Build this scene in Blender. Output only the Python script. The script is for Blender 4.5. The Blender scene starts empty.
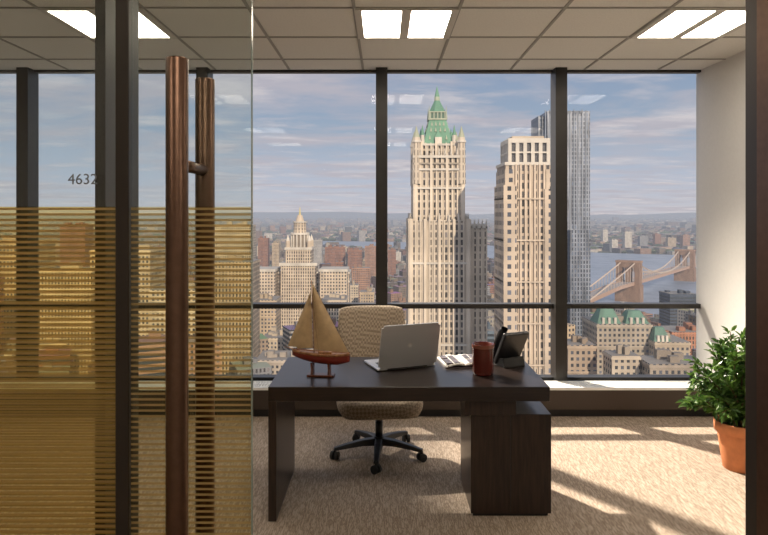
import bpy, bmesh, math, random
from mathutils import Vector, Matrix, noise
random.seed(7)
F=630.0; H=1.7
scn=bpy.context.scene
def zy(y,d): return H+(213-y)*d/F
def xp(px,d): return (px-384)*d/F

# ------------------------------------------------------------------ materials
def newmat(name):
    m=bpy.data.materials.new(name); m.use_nodes=True
    nt=m.node_tree
    return m,nt,nt.nodes['Principled BSDF'],nt.nodes['Material Output']
def mat(name,col,rough=.5,metal=0,emit=0,ecol=None,spec=.5,noisescale=0,noiseamt=.15,bump=0,sub=None,trans=0):
    m,nt,b,o=newmat(name)
    b.inputs['Base Color'].default_value=(*col,1)
    b.inputs['Roughness'].default_value=rough
    b.inputs['Metallic'].default_value=metal
    b.inputs['Specular IOR Level'].default_value=spec
    b.inputs['Transmission Weight'].default_value=trans
    if emit:
        b.inputs['Emission Color'].default_value=(*(ecol or col),1)
        b.inputs['Emission Strength'].default_value=emit
    if noisescale:
        tc=nt.nodes.new('ShaderNodeTexCoord'); n=nt.nodes.new('ShaderNodeTexNoise')
        n.inputs['Scale'].default_value=noisescale; n.inputs['Detail'].default_value=4
        nt.links.new(tc.outputs['Object'],n.inputs['Vector'])
        r=nt.nodes.new('ShaderNodeValToRGB')
        r.color_ramp.elements[0].position=.3; r.color_ramp.elements[1].position=.7
        r.color_ramp.elements[0].color=(*[c*(1-noiseamt) for c in col],1)
        r.color_ramp.elements[1].color=(*[min(1,c*(1+noiseamt)) for c in col],1)
        nt.links.new(n.outputs['Fac'],r.inputs['Fac']); nt.links.new(r.outputs['Color'],b.inputs['Base Color'])
        if bump:
            bp=nt.nodes.new('ShaderNodeBump'); bp.inputs['Strength'].default_value=bump; bp.inputs['Distance'].default_value=.01
            nt.links.new(n.outputs['Fac'],bp.inputs['Height']); nt.links.new(bp.outputs['Normal'],b.inputs['Normal'])
    return m
def math_node(nt,op,a,b=None,clamp=False):
    n=nt.nodes.new('ShaderNodeMath'); n.operation=op; n.use_clamp=clamp
    for i,v in enumerate((a,b)):
        if v is None: continue
        if isinstance(v,(int,float)): n.inputs[i].default_value=v
        else: nt.links.new(v,n.inputs[i])
    return n.outputs[0]

def wood_mat(name,c1,c2,scale=(30,30,2),rough=.3):
    m,nt,b,o=newmat(name)
    tc=nt.nodes.new('ShaderNodeTexCoord'); mp=nt.nodes.new('ShaderNodeMapping'); mp.inputs['Scale'].default_value=scale
    n=nt.nodes.new('ShaderNodeTexNoise'); n.inputs['Scale'].default_value=2; n.inputs['Detail'].default_value=6
    r=nt.nodes.new('ShaderNodeValToRGB'); r.color_ramp.elements[0].position=.35; r.color_ramp.elements[1].position=.65
    r.color_ramp.elements[0].color=(*c1,1); r.color_ramp.elements[1].color=(*c2,1)
    nt.links.new(tc.outputs['Object'],mp.inputs['Vector']); nt.links.new(mp.outputs['Vector'],n.inputs['Vector'])
    nt.links.new(n.outputs['Fac'],r.inputs['Fac']); nt.links.new(r.outputs['Color'],b.inputs['Base Color'])
    b.inputs['Roughness'].default_value=rough
    return m
M={}
M['wall']=mat('wall_paint',(.68,.66,.63),.85,noisescale=40,noiseamt=.02)
M['tile']=mat('acoustic_tile',(.76,.735,.69),.95,noisescale=90,noiseamt=.05,bump=.15)
M['tbar']=mat('ceiling_tbar',(.33,.315,.29),.6)
M['bronze']=mat('dark_bronze_frame',(.028,.020,.015),.38,.3,noisescale=12,noiseamt=.1)
M['frame']=mat('window_frame_metal',(.024,.022,.021),.4,.3,noisescale=12,noiseamt=.1)
M['handle']=mat('bronze_handle',(.15,.088,.062),.34,1.0,noisescale=60,noiseamt=.1)
M['lens']=mat('light_lens',(1,.95,.85),.6,emit=15,ecol=(1,.88,.72))
M['fixt']=mat('light_fixture_frame',(.6,.57,.53),.5)
M['desk']=wood_mat('espresso_wood',(.010,.006,.005),(.030,.017,.012),(40,40,3),.28)
M['desktop']=wood_mat('espresso_wood_top',(.009,.006,.005),(.020,.012,.010),(3,40,40),.3)
M['alu']=mat('aluminium',(.62,.62,.63),.38,.85)
M['black']=mat('black_plastic',(.012,.012,.014),.4)
M['rubber']=mat('black_rubber',(.02,.02,.02),.7)
M['chrome']=mat('dark_steel',(.12,.12,.13),.3,.9)
M['screen']=mat('screen_glass',(.02,.03,.05),.08)
M['conv']=mat('convector_bronze',(.05,.036,.028),.5,.2)
M['grille']=mat('white_grille',(.74,.74,.72),.5)
M['hull']=mat('red_hull',(.16,.02,.012),.3)
M['hullw']=wood_mat('boat_wood',(.22,.09,.03),(.35,.17,.07),(30,4,4),.35)
M['sail']=mat('sail_cloth',(.44,.31,.17),.8,noisescale=30,noiseamt=.12)
M['stand']=mat('mahogany',(.10,.03,.015),.35)
M['terra']=mat('terracotta',(.55,.20,.08),.8,noisescale=14,noiseamt=.15,bump=.1)
M['soil']=mat('soil',(.04,.025,.015),.95,noisescale=60,noiseamt=.5,bump=.6)
M['paper']=mat('paper',(.60,.58,.55),.7,noisescale=25,noiseamt=.2)
M['cover']=mat('magazine_cover',(.12,.10,.11),.35,noisescale=30,noiseamt=.7)
M['redcup']=mat('dark_red_glass',(.075,.012,.008),.15)
M['wax']=mat('cup_rim',(.18,.055,.03),.4)
M['sign']=mat('etched_number',(.16,.17,.18),.6)
M['bark']=mat('bark',(.14,.09,.05),.9,noisescale=50,noiseamt=.3)

def leaf_mat():
    m,nt,b,o=newmat('leaf_green')
    a=nt.nodes.new('ShaderNodeAttribute'); a.attribute_name='Col'
    nt.links.new(a.outputs['Color'],b.inputs['Base Color']); b.inputs['Roughness'].default_value=.35
    t=nt.nodes.new('ShaderNodeBsdfTranslucent'); nt.links.new(a.outputs['Color'],t.inputs['Color'])
    mx=nt.nodes.new('ShaderNodeMixShader'); mx.inputs[0].default_value=.3
    nt.links.new(b.outputs[0],mx.inputs[1]); nt.links.new(t.outputs[0],mx.inputs[2]); nt.links.new(mx.outputs[0],o.inputs[0])
    return m
M['leaf']=leaf_mat()

def carpet():
    m,nt,b,o=newmat('carpet_beige')
    tc=nt.nodes.new('ShaderNodeTexCoord')
    def layer(scale,rotz,ns,det):
        mp=nt.nodes.new('ShaderNodeMapping'); mp.inputs['Scale'].default_value=scale; mp.inputs['Rotation'].default_value=(0,0,rotz)
        n=nt.nodes.new('ShaderNodeTexNoise'); n.inputs['Scale'].default_value=ns; n.inputs['Detail'].default_value=det
        nt.links.new(tc.outputs['Object'],mp.inputs['Vector']); nt.links.new(mp.outputs['Vector'],n.inputs['Vector'])
        return n.outputs['Fac']
    a=layer((34,3.6,1),.22,2.2,3); c=layer((32,4,1),-.3,2.2,3); f=layer((1,1,1),0,160,2)
    d=math_node(nt,'ABSOLUTE',math_node(nt,'SUBTRACT',a,.5)); e=math_node(nt,'ABSOLUTE',math_node(nt,'SUBTRACT',c,.5))
    mn=math_node(nt,'MINIMUM',d,e)
    s=math_node(nt,'MULTIPLY',mn,12.0,True)
    s=math_node(nt,'ADD',math_node(nt,'MULTIPLY',s,.8),math_node(nt,'MULTIPLY',f,.3),True)
    r=nt.nodes.new('ShaderNodeValToRGB'); r.color_ramp.elements[0].color=(.20,.15,.11,1); r.color_ramp.elements[1].color=(.42,.345,.28,1)
    r.color_ramp.elements[0].position=.08; r.color_ramp.elements[1].position=.7
    nt.links.new(s,r.inputs['Fac']); nt.links.new(r.outputs['Color'],b.inputs['Base Color'])
    b.inputs['Roughness'].default_value=.95; b.inputs['Specular IOR Level'].default_value=.1
    bp=nt.nodes.new('ShaderNodeBump'); bp.inputs['Strength'].default_value=.25; bp.inputs['Distance'].default_value=.004
    nt.links.new(s,bp.inputs['Height']); nt.links.new(bp.outputs['Normal'],b.inputs['Normal'])
    return m
M['carpet']=carpet()

def fabric():
    m,nt,b,o=newmat('chair_fabric')
    tc=nt.nodes.new('ShaderNodeTexCoord'); mp=nt.nodes.new('ShaderNodeMapping'); mp.inputs['Rotation'].default_value=(.3,.785,.2)
    ck=nt.nodes.new('ShaderNodeTexChecker'); ck.inputs['Scale'].default_value=55
    ck.inputs['Color1'].default_value=(.36,.29,.22,1); ck.inputs['Color2'].default_value=(.22,.17,.12,1)
    nt.links.new(tc.outputs['Object'],mp.inputs['Vector']); nt.links.new(mp.outputs['Vector'],ck.inputs['Vector'])
    nt.links.new(ck.outputs['Color'],b.inputs['Base Color']); b.inputs['Roughness'].default_value=.9
    return m
M['fabric']=fabric()

def glass(name,tint=(1,1,1),gl=.05):
    m=bpy.data.materials.new(name); m.use_nodes=True; nt=m.node_tree; nt.nodes.clear()
    o=nt.nodes.new('ShaderNodeOutputMaterial'); t=nt.nodes.new('ShaderNodeBsdfTransparent'); t.inputs[0].default_value=(*tint,1)
    g=nt.nodes.new('ShaderNodeBsdfGlossy'); g.inputs['Roughness'].default_value=.0
    mx=nt.nodes.new('ShaderNodeMixShader'); mx.inputs[0].default_value=gl
    nt.links.new(t.outputs[0],mx.inputs[1]); nt.links.new(g.outputs[0],mx.inputs[2]); nt.links.new(mx.outputs[0],o.inputs[0])
    return m
M['glass']=glass('window_glass',(.98,.99,1),.008)
M['dglass']=glass('door_glass',(.92,.95,.94),.035)
M['edge']=mat('glass_edge',(.22,.27,.23),.2)

def film():
    m=bpy.data.materials.new('gold_stripe_film'); m.use_nodes=True; nt=m.node_tree; nt.nodes.clear()
    o=nt.nodes.new('ShaderNodeOutputMaterial')
    ge=nt.nodes.new('ShaderNodeNewGeometry'); sp=nt.nodes.new('ShaderNodeSeparateXYZ'); nt.links.new(ge.outputs['Position'],sp.inputs[0])
    fr=math_node(nt,'FRACT',math_node(nt,'DIVIDE',sp.outputs['Z'],.0104))
    st=math_node(nt,'LESS_THAN',fr,.42)
    gap=nt.nodes.new('ShaderNodeBsdfTransparent'); gap.inputs[0].default_value=(.98,.88,.62,1)
    tr=nt.nodes.new('ShaderNodeBsdfTransparent'); tr.inputs[0].default_value=(.52,.38,.17,1)
    df=nt.nodes.new('ShaderNodeBsdfDiffuse'); df.inputs[0].default_value=(.56,.39,.17,1)
    tl=nt.nodes.new('ShaderNodeBsdfTranslucent'); tl.inputs[0].default_value=(.85,.58,.24,1)
    gs=nt.nodes.new('ShaderNodeBsdfGlossy'); gs.inputs[0].default_value=(.8,.62,.35,1); gs.inputs['Roughness'].default_value=.12
    m0=nt.nodes.new('ShaderNodeMixShader'); m0.inputs[0].default_value=.6
    nt.links.new(df.outputs[0],m0.inputs[1]); nt.links.new(tl.outputs[0],m0.inputs[2])
    mg=nt.nodes.new('ShaderNodeMixShader'); mg.inputs[0].default_value=.15
    nt.links.new(m0.outputs[0],mg.inputs[1]); nt.links.new(gs.outputs[0],mg.inputs[2])
    m1=nt.nodes.new('ShaderNodeMixShader'); m1.inputs[0].default_value=.5
    nt.links.new(tr.outputs[0],m1.inputs[1]); nt.links.new(mg.outputs[0],m1.inputs[2])
    m2=nt.nodes.new('ShaderNodeMixShader'); nt.links.new(st,m2.inputs[0])
    nt.links.new(gap.outputs[0],m2.inputs[1]); nt.links.new(m1.outputs[0],m2.inputs[2]); nt.links.new(m2.outputs[0],o.inputs[0])
    return m
M['film']=film()

# ------------------------------------------------------------------ helpers
def link(o,parent=None):
    scn.collection.objects.link(o)
    if parent: o.parent=parent
    return o
def empty(name,loc=(0,0,0),rz=0):
    e=bpy.data.objects.new(name,None); e.location=loc; e.rotation_euler=(0,0,rz); e.empty_display_size=.1
    return link(e)
def obj(name,bm,m,parent=None,smooth=False,bevel=0,seg=2):
    me=bpy.data.meshes.new(name); bm.to_mesh(me); bm.free()
    for mm in (m if isinstance(m,list) else [m]): me.materials.append(mm)
    if smooth:
        for p in me.polygons: p.use_smooth=True
    o=bpy.data.objects.new(name,me)
    if bevel:
        md=o.modifiers.new('bevel','BEVEL'); md.width=bevel; md.segments=seg; md.limit_method='ANGLE'
    return link(o,parent)
def addbox(bm,x0,x1,y0,y1,z0,z1):
    vs=[bm.verts.new(v) for v in [(x0,y0,z0),(x1,y0,z0),(x1,y1,z0),(x0,y1,z0),(x0,y0,z1),(x1,y0,z1),(x1,y1,z1),(x0,y1,z1)]]
    for f in [(3,2,1,0),(4,5,6,7),(0,1,5,4),(1,2,6,5),(2,3,7,6),(3,0,4,7)]: bm.faces.new([vs[i] for i in f])
    return vs
def box(name,x0,x1,y0,y1,z0,z1,m,parent=None,bevel=0,seg=2):
    bm=bmesh.new(); addbox(bm,x0,x1,y0,y1,z0,z1); return obj(name,bm,m,parent,bevel=bevel,seg=seg)
def addtube(bm,a,b,r0,r1=None,n=12,cap=True):
    a=Vector(a);b=Vector(b); r1=r0 if r1 is None else r1
    d=(b-a).normalized(); q=d.to_track_quat('Z','Y')
    A=[bm.verts.new(a+q@Vector((r0*math.cos(t),r0*math.sin(t),0))) for t in [2*math.pi*i/n for i in range(n)]]
    B=[bm.verts.new(b+q@Vector((r1*math.cos(t),r1*math.sin(t),0))) for t in [2*math.pi*i/n for i in range(n)]]
    for i in range(n): bm.faces.new([A[i],A[(i+1)%n],B[(i+1)%n],B[i]])
    if cap:
        bm.faces.new(A[::-1]); bm.faces.new(B)
def tube(name,a,b,r0,r1=None,m=None,parent=None,n=20,bevel=0):
    bm=bmesh.new(); addtube(bm,a,b,r0,r1,n); o=obj(name,bm,m,parent,bevel=bevel)
    for p in o.data.polygons:
        if len(p.vertices)==4: p.use_smooth=True
    return o
def lathe(name,prof,m,parent=None,n=32,loc=(0,0,0)):
    bm=bmesh.new(); rings=[]
    for r,z in prof:
        rings.append([bm.verts.new((loc[0]+r*math.cos(2*math.pi*i/n),loc[1]+r*math.sin(2*math.pi*i/n),loc[2]+z)) for i in range(n)])
    for a,b in zip(rings,rings[1:]):
        for i in range(n): bm.faces.new([a[i],a[(i+1)%n],b[(i+1)%n],b[i]])
    bm.faces.new(rings[0][::-1]); bm.faces.new(rings[-1])
    return obj(name,bm,m,parent,smooth=True)
def surf(name,fn,nu,nv,m,parent=None,thick=0,sub=0):
    bm=bmesh.new(); g=[[bm.verts.new(fn(i/nu,j/nv)) for j in range(nv+1)] for i in range(nu+1)]
    for i in range(nu):
        for j in range(nv): bm.faces.new([g[i][j],g[i+1][j],g[i+1][j+1],g[i][j+1]])
    o=obj(name,bm,m,parent,smooth=True)
    if thick:
        s=o.modifiers.new('solid','SOLIDIFY'); s.thickness=thick; s.offset=0
    if sub:
        s=o.modifiers.new('sub','SUBSURF'); s.levels=sub; s.render_levels=sub
    return o

# ------------------------------------------------------------------ room shell
WD=5.5; RX=2.785; LX=-3.7; CZ=2.957; BY=-1.6; CX=4.2
T=.645; GX=-.183; GY=3.85
box('floor',-4.4,4.4,BY-.2,WD+.12,-.2,0,M['carpet'])
ceil=box('ceiling',-4.4,4.4,BY-.2,WD+.12,CZ,CZ+.25,M['tile'])
bm=bmesh.new()
x=GX-7*T
while x<4.2:
    if x>-4.2: addbox(bm,x-.010,x+.010,BY,WD,CZ-.006,CZ+.004)
    x+=T
y=GY-8*T
while y<WD:
    if y>BY: addbox(bm,-4.2,4.2,y-.010,y+.010,CZ-.0065,CZ+.004)
    y+=T
obj('grid',bm,M['tbar'],ceil)
box('wall_right',RX,RX+.15,1.32,WD+.12,0,CZ,M['wall'])
box('wall_left',LX-.15,LX,1.32,WD+.12,0,CZ,M['wall'])
box('wall_back',-4.4,4.4,BY-.2,BY,0,CZ,M['wall'])
box('wall_corridor_right',CX,CX+.2,BY,1.3,0,CZ,M['wall'])
box('wall_corridor_left',-CX-.2,-CX,BY,1.3,0,CZ,M['wall'])
box('wall_front',.90,CX,1.16,1.31,0,CZ,M['wall'])
box('baseboard_right',RX-.015,RX,1.32,WD-.29,0,.1,M['conv'])
# ceiling lights: far row seen, nearer rows unseen and added for light
for k,(cx,cy) in enumerate([(GX+c*T,GY+r*T) for r in (0,-4,-7) for c in (-3,0,3)]):
    e=empty('ceiling_light'+('' if k==0 else '.%03d'%k),(cx,cy,CZ))
    z0,z1=-.035,-.001
    for nm,b in {'frame_a':(.0,T,0,.025),'frame_b':(0,T,T-.025,T),'frame_c':(0,.045,.025,T-.025),'frame_d':(T-.045,T,.025,T-.025),'divider':(T/2-.03,T/2+.03,.025,T-.025)}.items():
        box(nm,b[0],b[1],b[2],b[3],z0+.02,z1,M['fixt'],e)
    box('lens_a',.045,T/2-.03,.025,T-.025,-.012,-.004,M['lens'],e)
    box('lens_b',T/2+.03,T-.045,.025,T-.025,-.012,-.004,M['lens'],e)
# window wall
ms=[-.02+1.55*k for k in (-2,-1,0,1)]
edges=[LX]+ms+[RX]
for k in range(len(edges)-1):
    e=empty('window_%d'%(k+1))
    a,b=edges[k],edges[k+1]
    box('pane',a+.02,b-.02,WD+.04,WD+.048,.02,CZ,M['glass'],e)
    box('head',a,b,WD+.03,WD+.1,CZ-.02,CZ,M['frame'],e)
    box('rail',a+.02,b-.02,WD+.0,WD+.1,.865,.905,M['frame'],e)
    box('bottom_rail',a,b,WD,WD+.1,0,.265,M['frame'],e)
    if k>0: box('mullion',a-.05,a+.05,WD-.07,WD+.1,.0,CZ-.001,M['frame'],e)
# convector
e=empty('convector')
CF=5.22
box('cover_front',LX+.01,RX-.01,CF,CF+.02,.07,.232,M['conv'],e)
box('cover_base',LX+.01,RX-.01,CF+.05,WD-.072,.0,.07,M['black'],e)
bm=bmesh.new(); x=LX+.02
while x<RX-.03:
    addbox(bm,x,x+.016,CF+.005,WD-.073,.235,.250); x+=.024
addbox(bm,LX+.01,RX-.01,CF-.003,CF+.022,.232,.254); addbox(bm,LX+.01,RX-.01,WD-.09,WD-.0715,.232,.254)
addbox(bm,LX+.01,RX-.01,CF+.10,CF+.11,.232,.252)
obj('grille',bm,M['grille'],e)

# ------------------------------------------------------------------ glass front + door
DZ=1.17
SX0=xp(115,1.16); SX1=xp(139,1.21)
e=empty('door_1')
XL=SX1+.001
box('leaf_glass',XL,xp(251,DZ),DZ,DZ+.012,.02,CZ-.035,M['dglass'],e)
box('leaf_glass_edge',xp(251,DZ),xp(251,DZ)+.0012,DZ,DZ+.012,.02,CZ-.035,M['edge'],e)
bm=bmesh.new(); vs=[bm.verts.new(v) for v in [(XL,DZ-.001,.02),(xp(251,DZ),DZ-.001,.02),(xp(251,DZ),DZ-.001,1.712),(XL,DZ-.001,1.712)]]; bm.faces.new(vs)
obj('striped_film',bm,M['film'],e)
hx=-.358
tube('handle_outer',(hx,1.09,.15),(hx,1.09,1.968),.019,m=M['handle'],parent=e,n=32,bevel=.002)
tube('handle_inner',(hx,1.26,.15),(hx,1.26,1.968),.019,m=M['handle'],parent=e,n=32,bevel=.002)
for i,z in enumerate((1.785,.35)): tube('handle_post_%d'%i,(hx,1.09,z),(hx,1.26,z),.011,m=M['handle'],parent=e)
box('trim_1',SX0,SX1,1.16,1.21,0,CZ,M['bronze'],bevel=.002)
e=empty('window_7')
box('post',xp(95,1.27),xp(116,1.32),1.27,1.32,0,CZ,M['bronze'],e)
GL=-3.9; GR=SX0-.001
box('pane',GL,GR,1.180,1.192,.02,CZ-.035,M['dglass'],e)
for nm,yy in (('striped_film',1.178),('striped_film_back',1.194)):
    bm=bmesh.new(); vs=[bm.verts.new(v) for v in [(GL,yy,.02),(GR,yy,.02),(GR,yy,1.712),(GL,yy,1.712)]]; bm.faces.new(vs)
    obj(nm,bm,M['film'],e)
box('head',GL,GR,1.16,1.21,CZ-.03,CZ,M['bronze'],e)
box('trim_3',XL,.7,1.14,1.21,CZ-.03,CZ-.0005,M['bronze'])
jb=box('trim_2',xp(745,1.32),.90,1.16,1.32,0,CZ,M['bronze'],bevel=.002)
box('brush_seal',xp(745,1.32)-.004,xp(745,1.32)+.001,1.225,1.272,0,CZ,M['handle'],jb)
cu=bpy.data.curves.new('room_number_sign','FONT'); cu.body='4632'; cu.size=.028; cu.extrude=.0004
o=bpy.data.objects.new('room_number_sign',cu); o.location=(xp(66,1.17),1.1765,zy(184,1.17)); o.rotation_euler=(math.pi/2,0,0); cu.materials.append(M['sign']); link(o)

# ------------------------------------------------------------------ desk
DX0,DX1,DY0,DY1,DT=-.638,.913,3.465,4.19,.743
e=empty('desk')
box('top',DX0,DX1,DY0,DY1,DT-.08,DT,M['desktop'],e,bevel=.003)
box('end_panel',DX0,DX0+.045,DY0+.005,DY1-.005,0,DT-.08,M['desk'],e,bevel=.002)
box('pedestal',.486,.935,3.52,4.0,.02,.575,M['desk'],e,bevel=.003)
box('pedestal_plinth',.50,.92,3.54,3.98,0,.02,M['black'],e)
box('spacer',.45,.735,3.50,4.05,.575,DT-.08,M['desk'],e,bevel=.002)
box('pedestal_joint',.705,.709,3.517,3.53,.03,.57,M['black'],e)

# laptop
e=empty('laptop',(.142,3.86,DT),math.radians(21)); w=.385
box('base',-w/2,w/2,.0,.255,.004,.018,M['alu'],e,bevel=.005)
box('keyboard',-w/2+.04,w/2-.04,.04,.15,.0175,.020,M['black'],e)
box('touchpad',-.05,.05,.17,.235,.0175,.0186,M['chrome'],e)
lid=empty('lid',(0,0,0)); lid.parent=e; lid.location=(0,-.004,.016); lid.rotation_euler=(math.radians(14),0,0)
bm=bmesh.new(); addbox(bm,-w/2,w/2,-.004,.004,0,.28)
vert=[ed for ed in bm.edges if abs(ed.verts[0].co.y-ed.verts[1].co.y)>.005]
bmesh.ops.bevel(bm,geom=vert,offset=.014,segments=5,affect='EDGES')
obj('lid_shell',bm,M['alu'],lid,bevel=.0015)
box('display',-w/2+.012,w/2-.012,.0041,.0046,.015,.268,M['screen'],lid)
bm=bmesh.new(); bmesh.ops.create_circle(bm,cap_ends=True,segments=24,radius=.016,matrix=Matrix.Translation((0,-.0046,.145))@Matrix.Rotation(math.pi/2,4,'X'))
obj('lid_emblem',bm,M['paper'],lid)
tube('hinge',(-.13,-.002,.014),(.13,-.002,.014),.006,m=M['black'],parent=e)

# sailboat
e=empty('model_sailboat',(-.375,3.70,DT),math.radians(-6))
box('stand_base',-.075,.085,-.03,.03,0,.012,M['stand'],e,bevel=.003)
for i,xx in enumerate((-.045,.055)):
    bm=bmesh.new(); pts=[(-.03,.012),(.03,.012),(.02,.045),(.035,.085),(.018,.07),(0,.062),(-.018,.07),(-.035,.085),(-.02,.045)]
    A=[bm.verts.new((xx-.006,a,b)) for a,b in pts]; B=[bm.verts.new((xx+.006,a,b)) for a,b in pts]
    bm.faces.new(A); bm.faces.new(B[::-1])
    for k in range(len(pts)): bm.faces.new([A[k],B[k],B[(k+1)%len(pts)],A[(k+1)%len(pts)]])
    obj('stand_cradle_%d'%i,bm,M['stand'],e)
def hullpt(u,v):
    x=-.165+.34*u; s=math.sin(math.pi*min(1,(u*.93+.02)))**.7 if u<1 else .25
    s=max(s,.02); hw=.045*s
    sheer=.128+.022*(1-u)**2*1.2+.01*u*u; keel=.07+.05*(1-u)**3+.03*max(0,u-.8)*3
    a=math.pi*v
    c=math.cos(a); return Vector((x,hw*math.copysign(abs(c)**.7,c),sheer-(sheer-keel)*math.sin(a)**.8))
surf('hull',hullpt,24,16,M['hull'],e,thick=.003)
surf('hull_stripe',lambda u,v:hullpt(u,0)+Vector((0,.0025,-.012+.014*v)) ,24,1,M['hullw'],e,thick=.002)
surf('hull_stripe_b',lambda u,v:hullpt(u,1)+Vector((0,-.0025,-.012+.014*v)) ,24,1,M['hullw'],e,thick=.002)
surf('deck',lambda u,v:hullpt(u,0).lerp(hullpt(u,1),v)+Vector((0,0,-.004)),24,2,M['hullw'],e,thick=.003)
box('cabin',-.01,.07,-.018,.018,.126,.145,M['hullw'],e,bevel=.004)
tube('mast',(-.035,0,.125),(-.052,0,.56),.0035,.002,M['hullw'],e,8)
tube('boom',(-.036,0,.148),(.172,0,.138),.0025,m=M['hullw'],parent=e,n=8)
tube('bowsprit',(-.12,0,.145),(-.215,0,.168),.003,.002,M['hullw'],e,8)
def tri(a,b,c,belly):
    a,b,c=Vector(a),Vector(b),Vector(c)
    def fn(u,v):
        p=a.lerp(b.lerp(c,v),max(u,.001)); return p+Vector((0,-belly*math.sin(math.pi*v)*math.sin(math.pi*u*.9),0))
    return fn
surf('mainsail',tri((-.047,0,.545),(-.036,0,.155),(.168,0,.143),.03),14,10,M['sail'],e)
surf('jib',tri((-.055,0,.50),(-.195,0,.172),(-.05,-.01,.165),.028),12,8,M['sail'],e)
surf('inner_jib',tri((-.052,0,.43),(-.14,0,.158),(-.045,.015,.16),.02),10,8,M['sail'],e)
bm=bmesh.new()
for a,b in [((-.052,0,.555),(-.212,0,.168)),((-.052,0,.555),(.175,0,.14)),((-.05,0,.5),(-.03,.036,.13)),((-.05,0,.5),(-.03,-.036,.13)),((-.05,0,.5),(-.0,.036,.13)),((-.05,0,.5),(-.0,-.036,.13))]:
    addtube(bm,a,b,.0009,n=5)
obj('rigging',bm,M['bark'],e)

# candle jar
cx,cy=xp(483,3.74),3.74
lathe('candle_jar',[(.055,0),(.060,.006),(.062,.02),(.064,.165),(.066,.178),(.064,.182),(.059,.180),(.058,.15),(.001,.148)],[M['redcup']],None,36,(cx,cy,DT))
jar=bpy.data.objects['candle_jar']
bm=bmesh.new()
for zz,rr in ((.160,.0655),):
    n=36; A=[(rr*math.cos(2*math.pi*i/n),rr*math.sin(2*math.pi*i/n)) for i in range(n)]
    lo=[bm.verts.new((cx+a,cy+b,DT+zz)) for a,b in A]; hi=[bm.verts.new((cx+a*1.02,cy+b*1.02,DT+zz+.02)) for a,b in A]
    for i in range(n): bm.faces.new([lo[i],lo[(i+1)%n],hi[(i+1)%n],hi[i]])
o=obj('rim_band',bm,M['wax'],jar,smooth=True)

# magazine
e=empty('open_magazine',(.488,4.02,DT),math.radians(8))
for s,nm in ((-1,'page_block_a'),(1,'page_block_b')):
    surf(nm,lambda u,v,s=s:Vector((s*.125*u,-.13+.26*v,.008+.018*math.sin(math.pi*min(1,u*.9+.1))*(1-u*.5))),12,4,M['paper'],e,thick=.008)
surf('cover',lambda u,v:Vector((-.129+.258*u,-.133+.266*v,.0015)),4,2,M['cover'],e,thick=.002)
for k,(a,b,c_,d_) in enumerate([(-.115,-.075,-.11,.0),(-.065,-.03,-.11,.1),(-.115,-.075,.03,.1),(.03,.115,-.11,-.02),(.03,.065,.0,.11),(.075,.115,.0,.11)]):
    box('picture_block_%d'%k,a,b,c_,d_,.022,.0285,M['cover'],e)

# phone
e=empty('desk_phone',(xp(513,3.93),3.92,DT),math.radians(24))
bm=bmesh.new(); pr=[(-.015,0),(.17,0),(.17,.02),(.0,.06)]
A=[bm.verts.new((-.075,a,b)) for a,b in pr]; B=[bm.verts.new((.08,a,b)) for a,b in pr]
bm.faces.new(A[::-1]); bm.faces.new(B)
for k in range(4): bm.faces.new([A[k],A[(k+1)%4],B[(k+1)%4],B[k]])
bmesh.ops.recalc_face_normals(bm,faces=bm.faces)
obj('foot',bm,M['black'],e,bevel=.005)
p=empty('panel'); p.parent=e; p.location=(0,.10,.02); p.rotation_euler=(math.radians(30),0,0)
box('body',-.088,.095,-.03,.0,.0,.235,M['black'],p,bevel=.01,seg=3)
box('display',-.03,.08,.0,.004,.13,.215,M['screen'],p)
for r in range(4):
    for c in range(3): box('key_%d_%d'%(r,c),-.01+.03*c,.012+.03*c,0,.005,.02+.025*r,.037+.025*r,M['chrome'],p,bevel=.002)
def hs(u,v):
    z=.0+.24*u; w=.024+.006*abs(2*u-1)**2; b=.035-.02*math.sin(math.pi*u)
    a=2*math.pi*v; k=.5+.5*min(1,math.sin(math.pi*min(max(u,.03),.97))*5)
    return Vector((-.062+w*k*math.cos(a),.035-b*.2+.016*math.sin(math.pi*u)+ (.016+.012*abs(2*u-1)**3)*k*math.sin(a),z))
surf('handset',hs,20,16,M['black'],p)
cv=bpy.data.curves.new('cord','CURVE'); cv.dimensions='3D'; cv.bevel_depth=.0035
s=cv.splines.new('BEZIER'); s.bezier_points.add(2)
for bp_,co in zip(s.bezier_points,[(.075,.05,.02),(.10,.10,.006),(.075,.16,.02)]): bp_.co=co; bp_.handle_left_type=bp_.handle_right_type='AUTO'
o=bpy.data.objects.new('cord',cv); cv.materials.append(M['black']); link(o,e)

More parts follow.
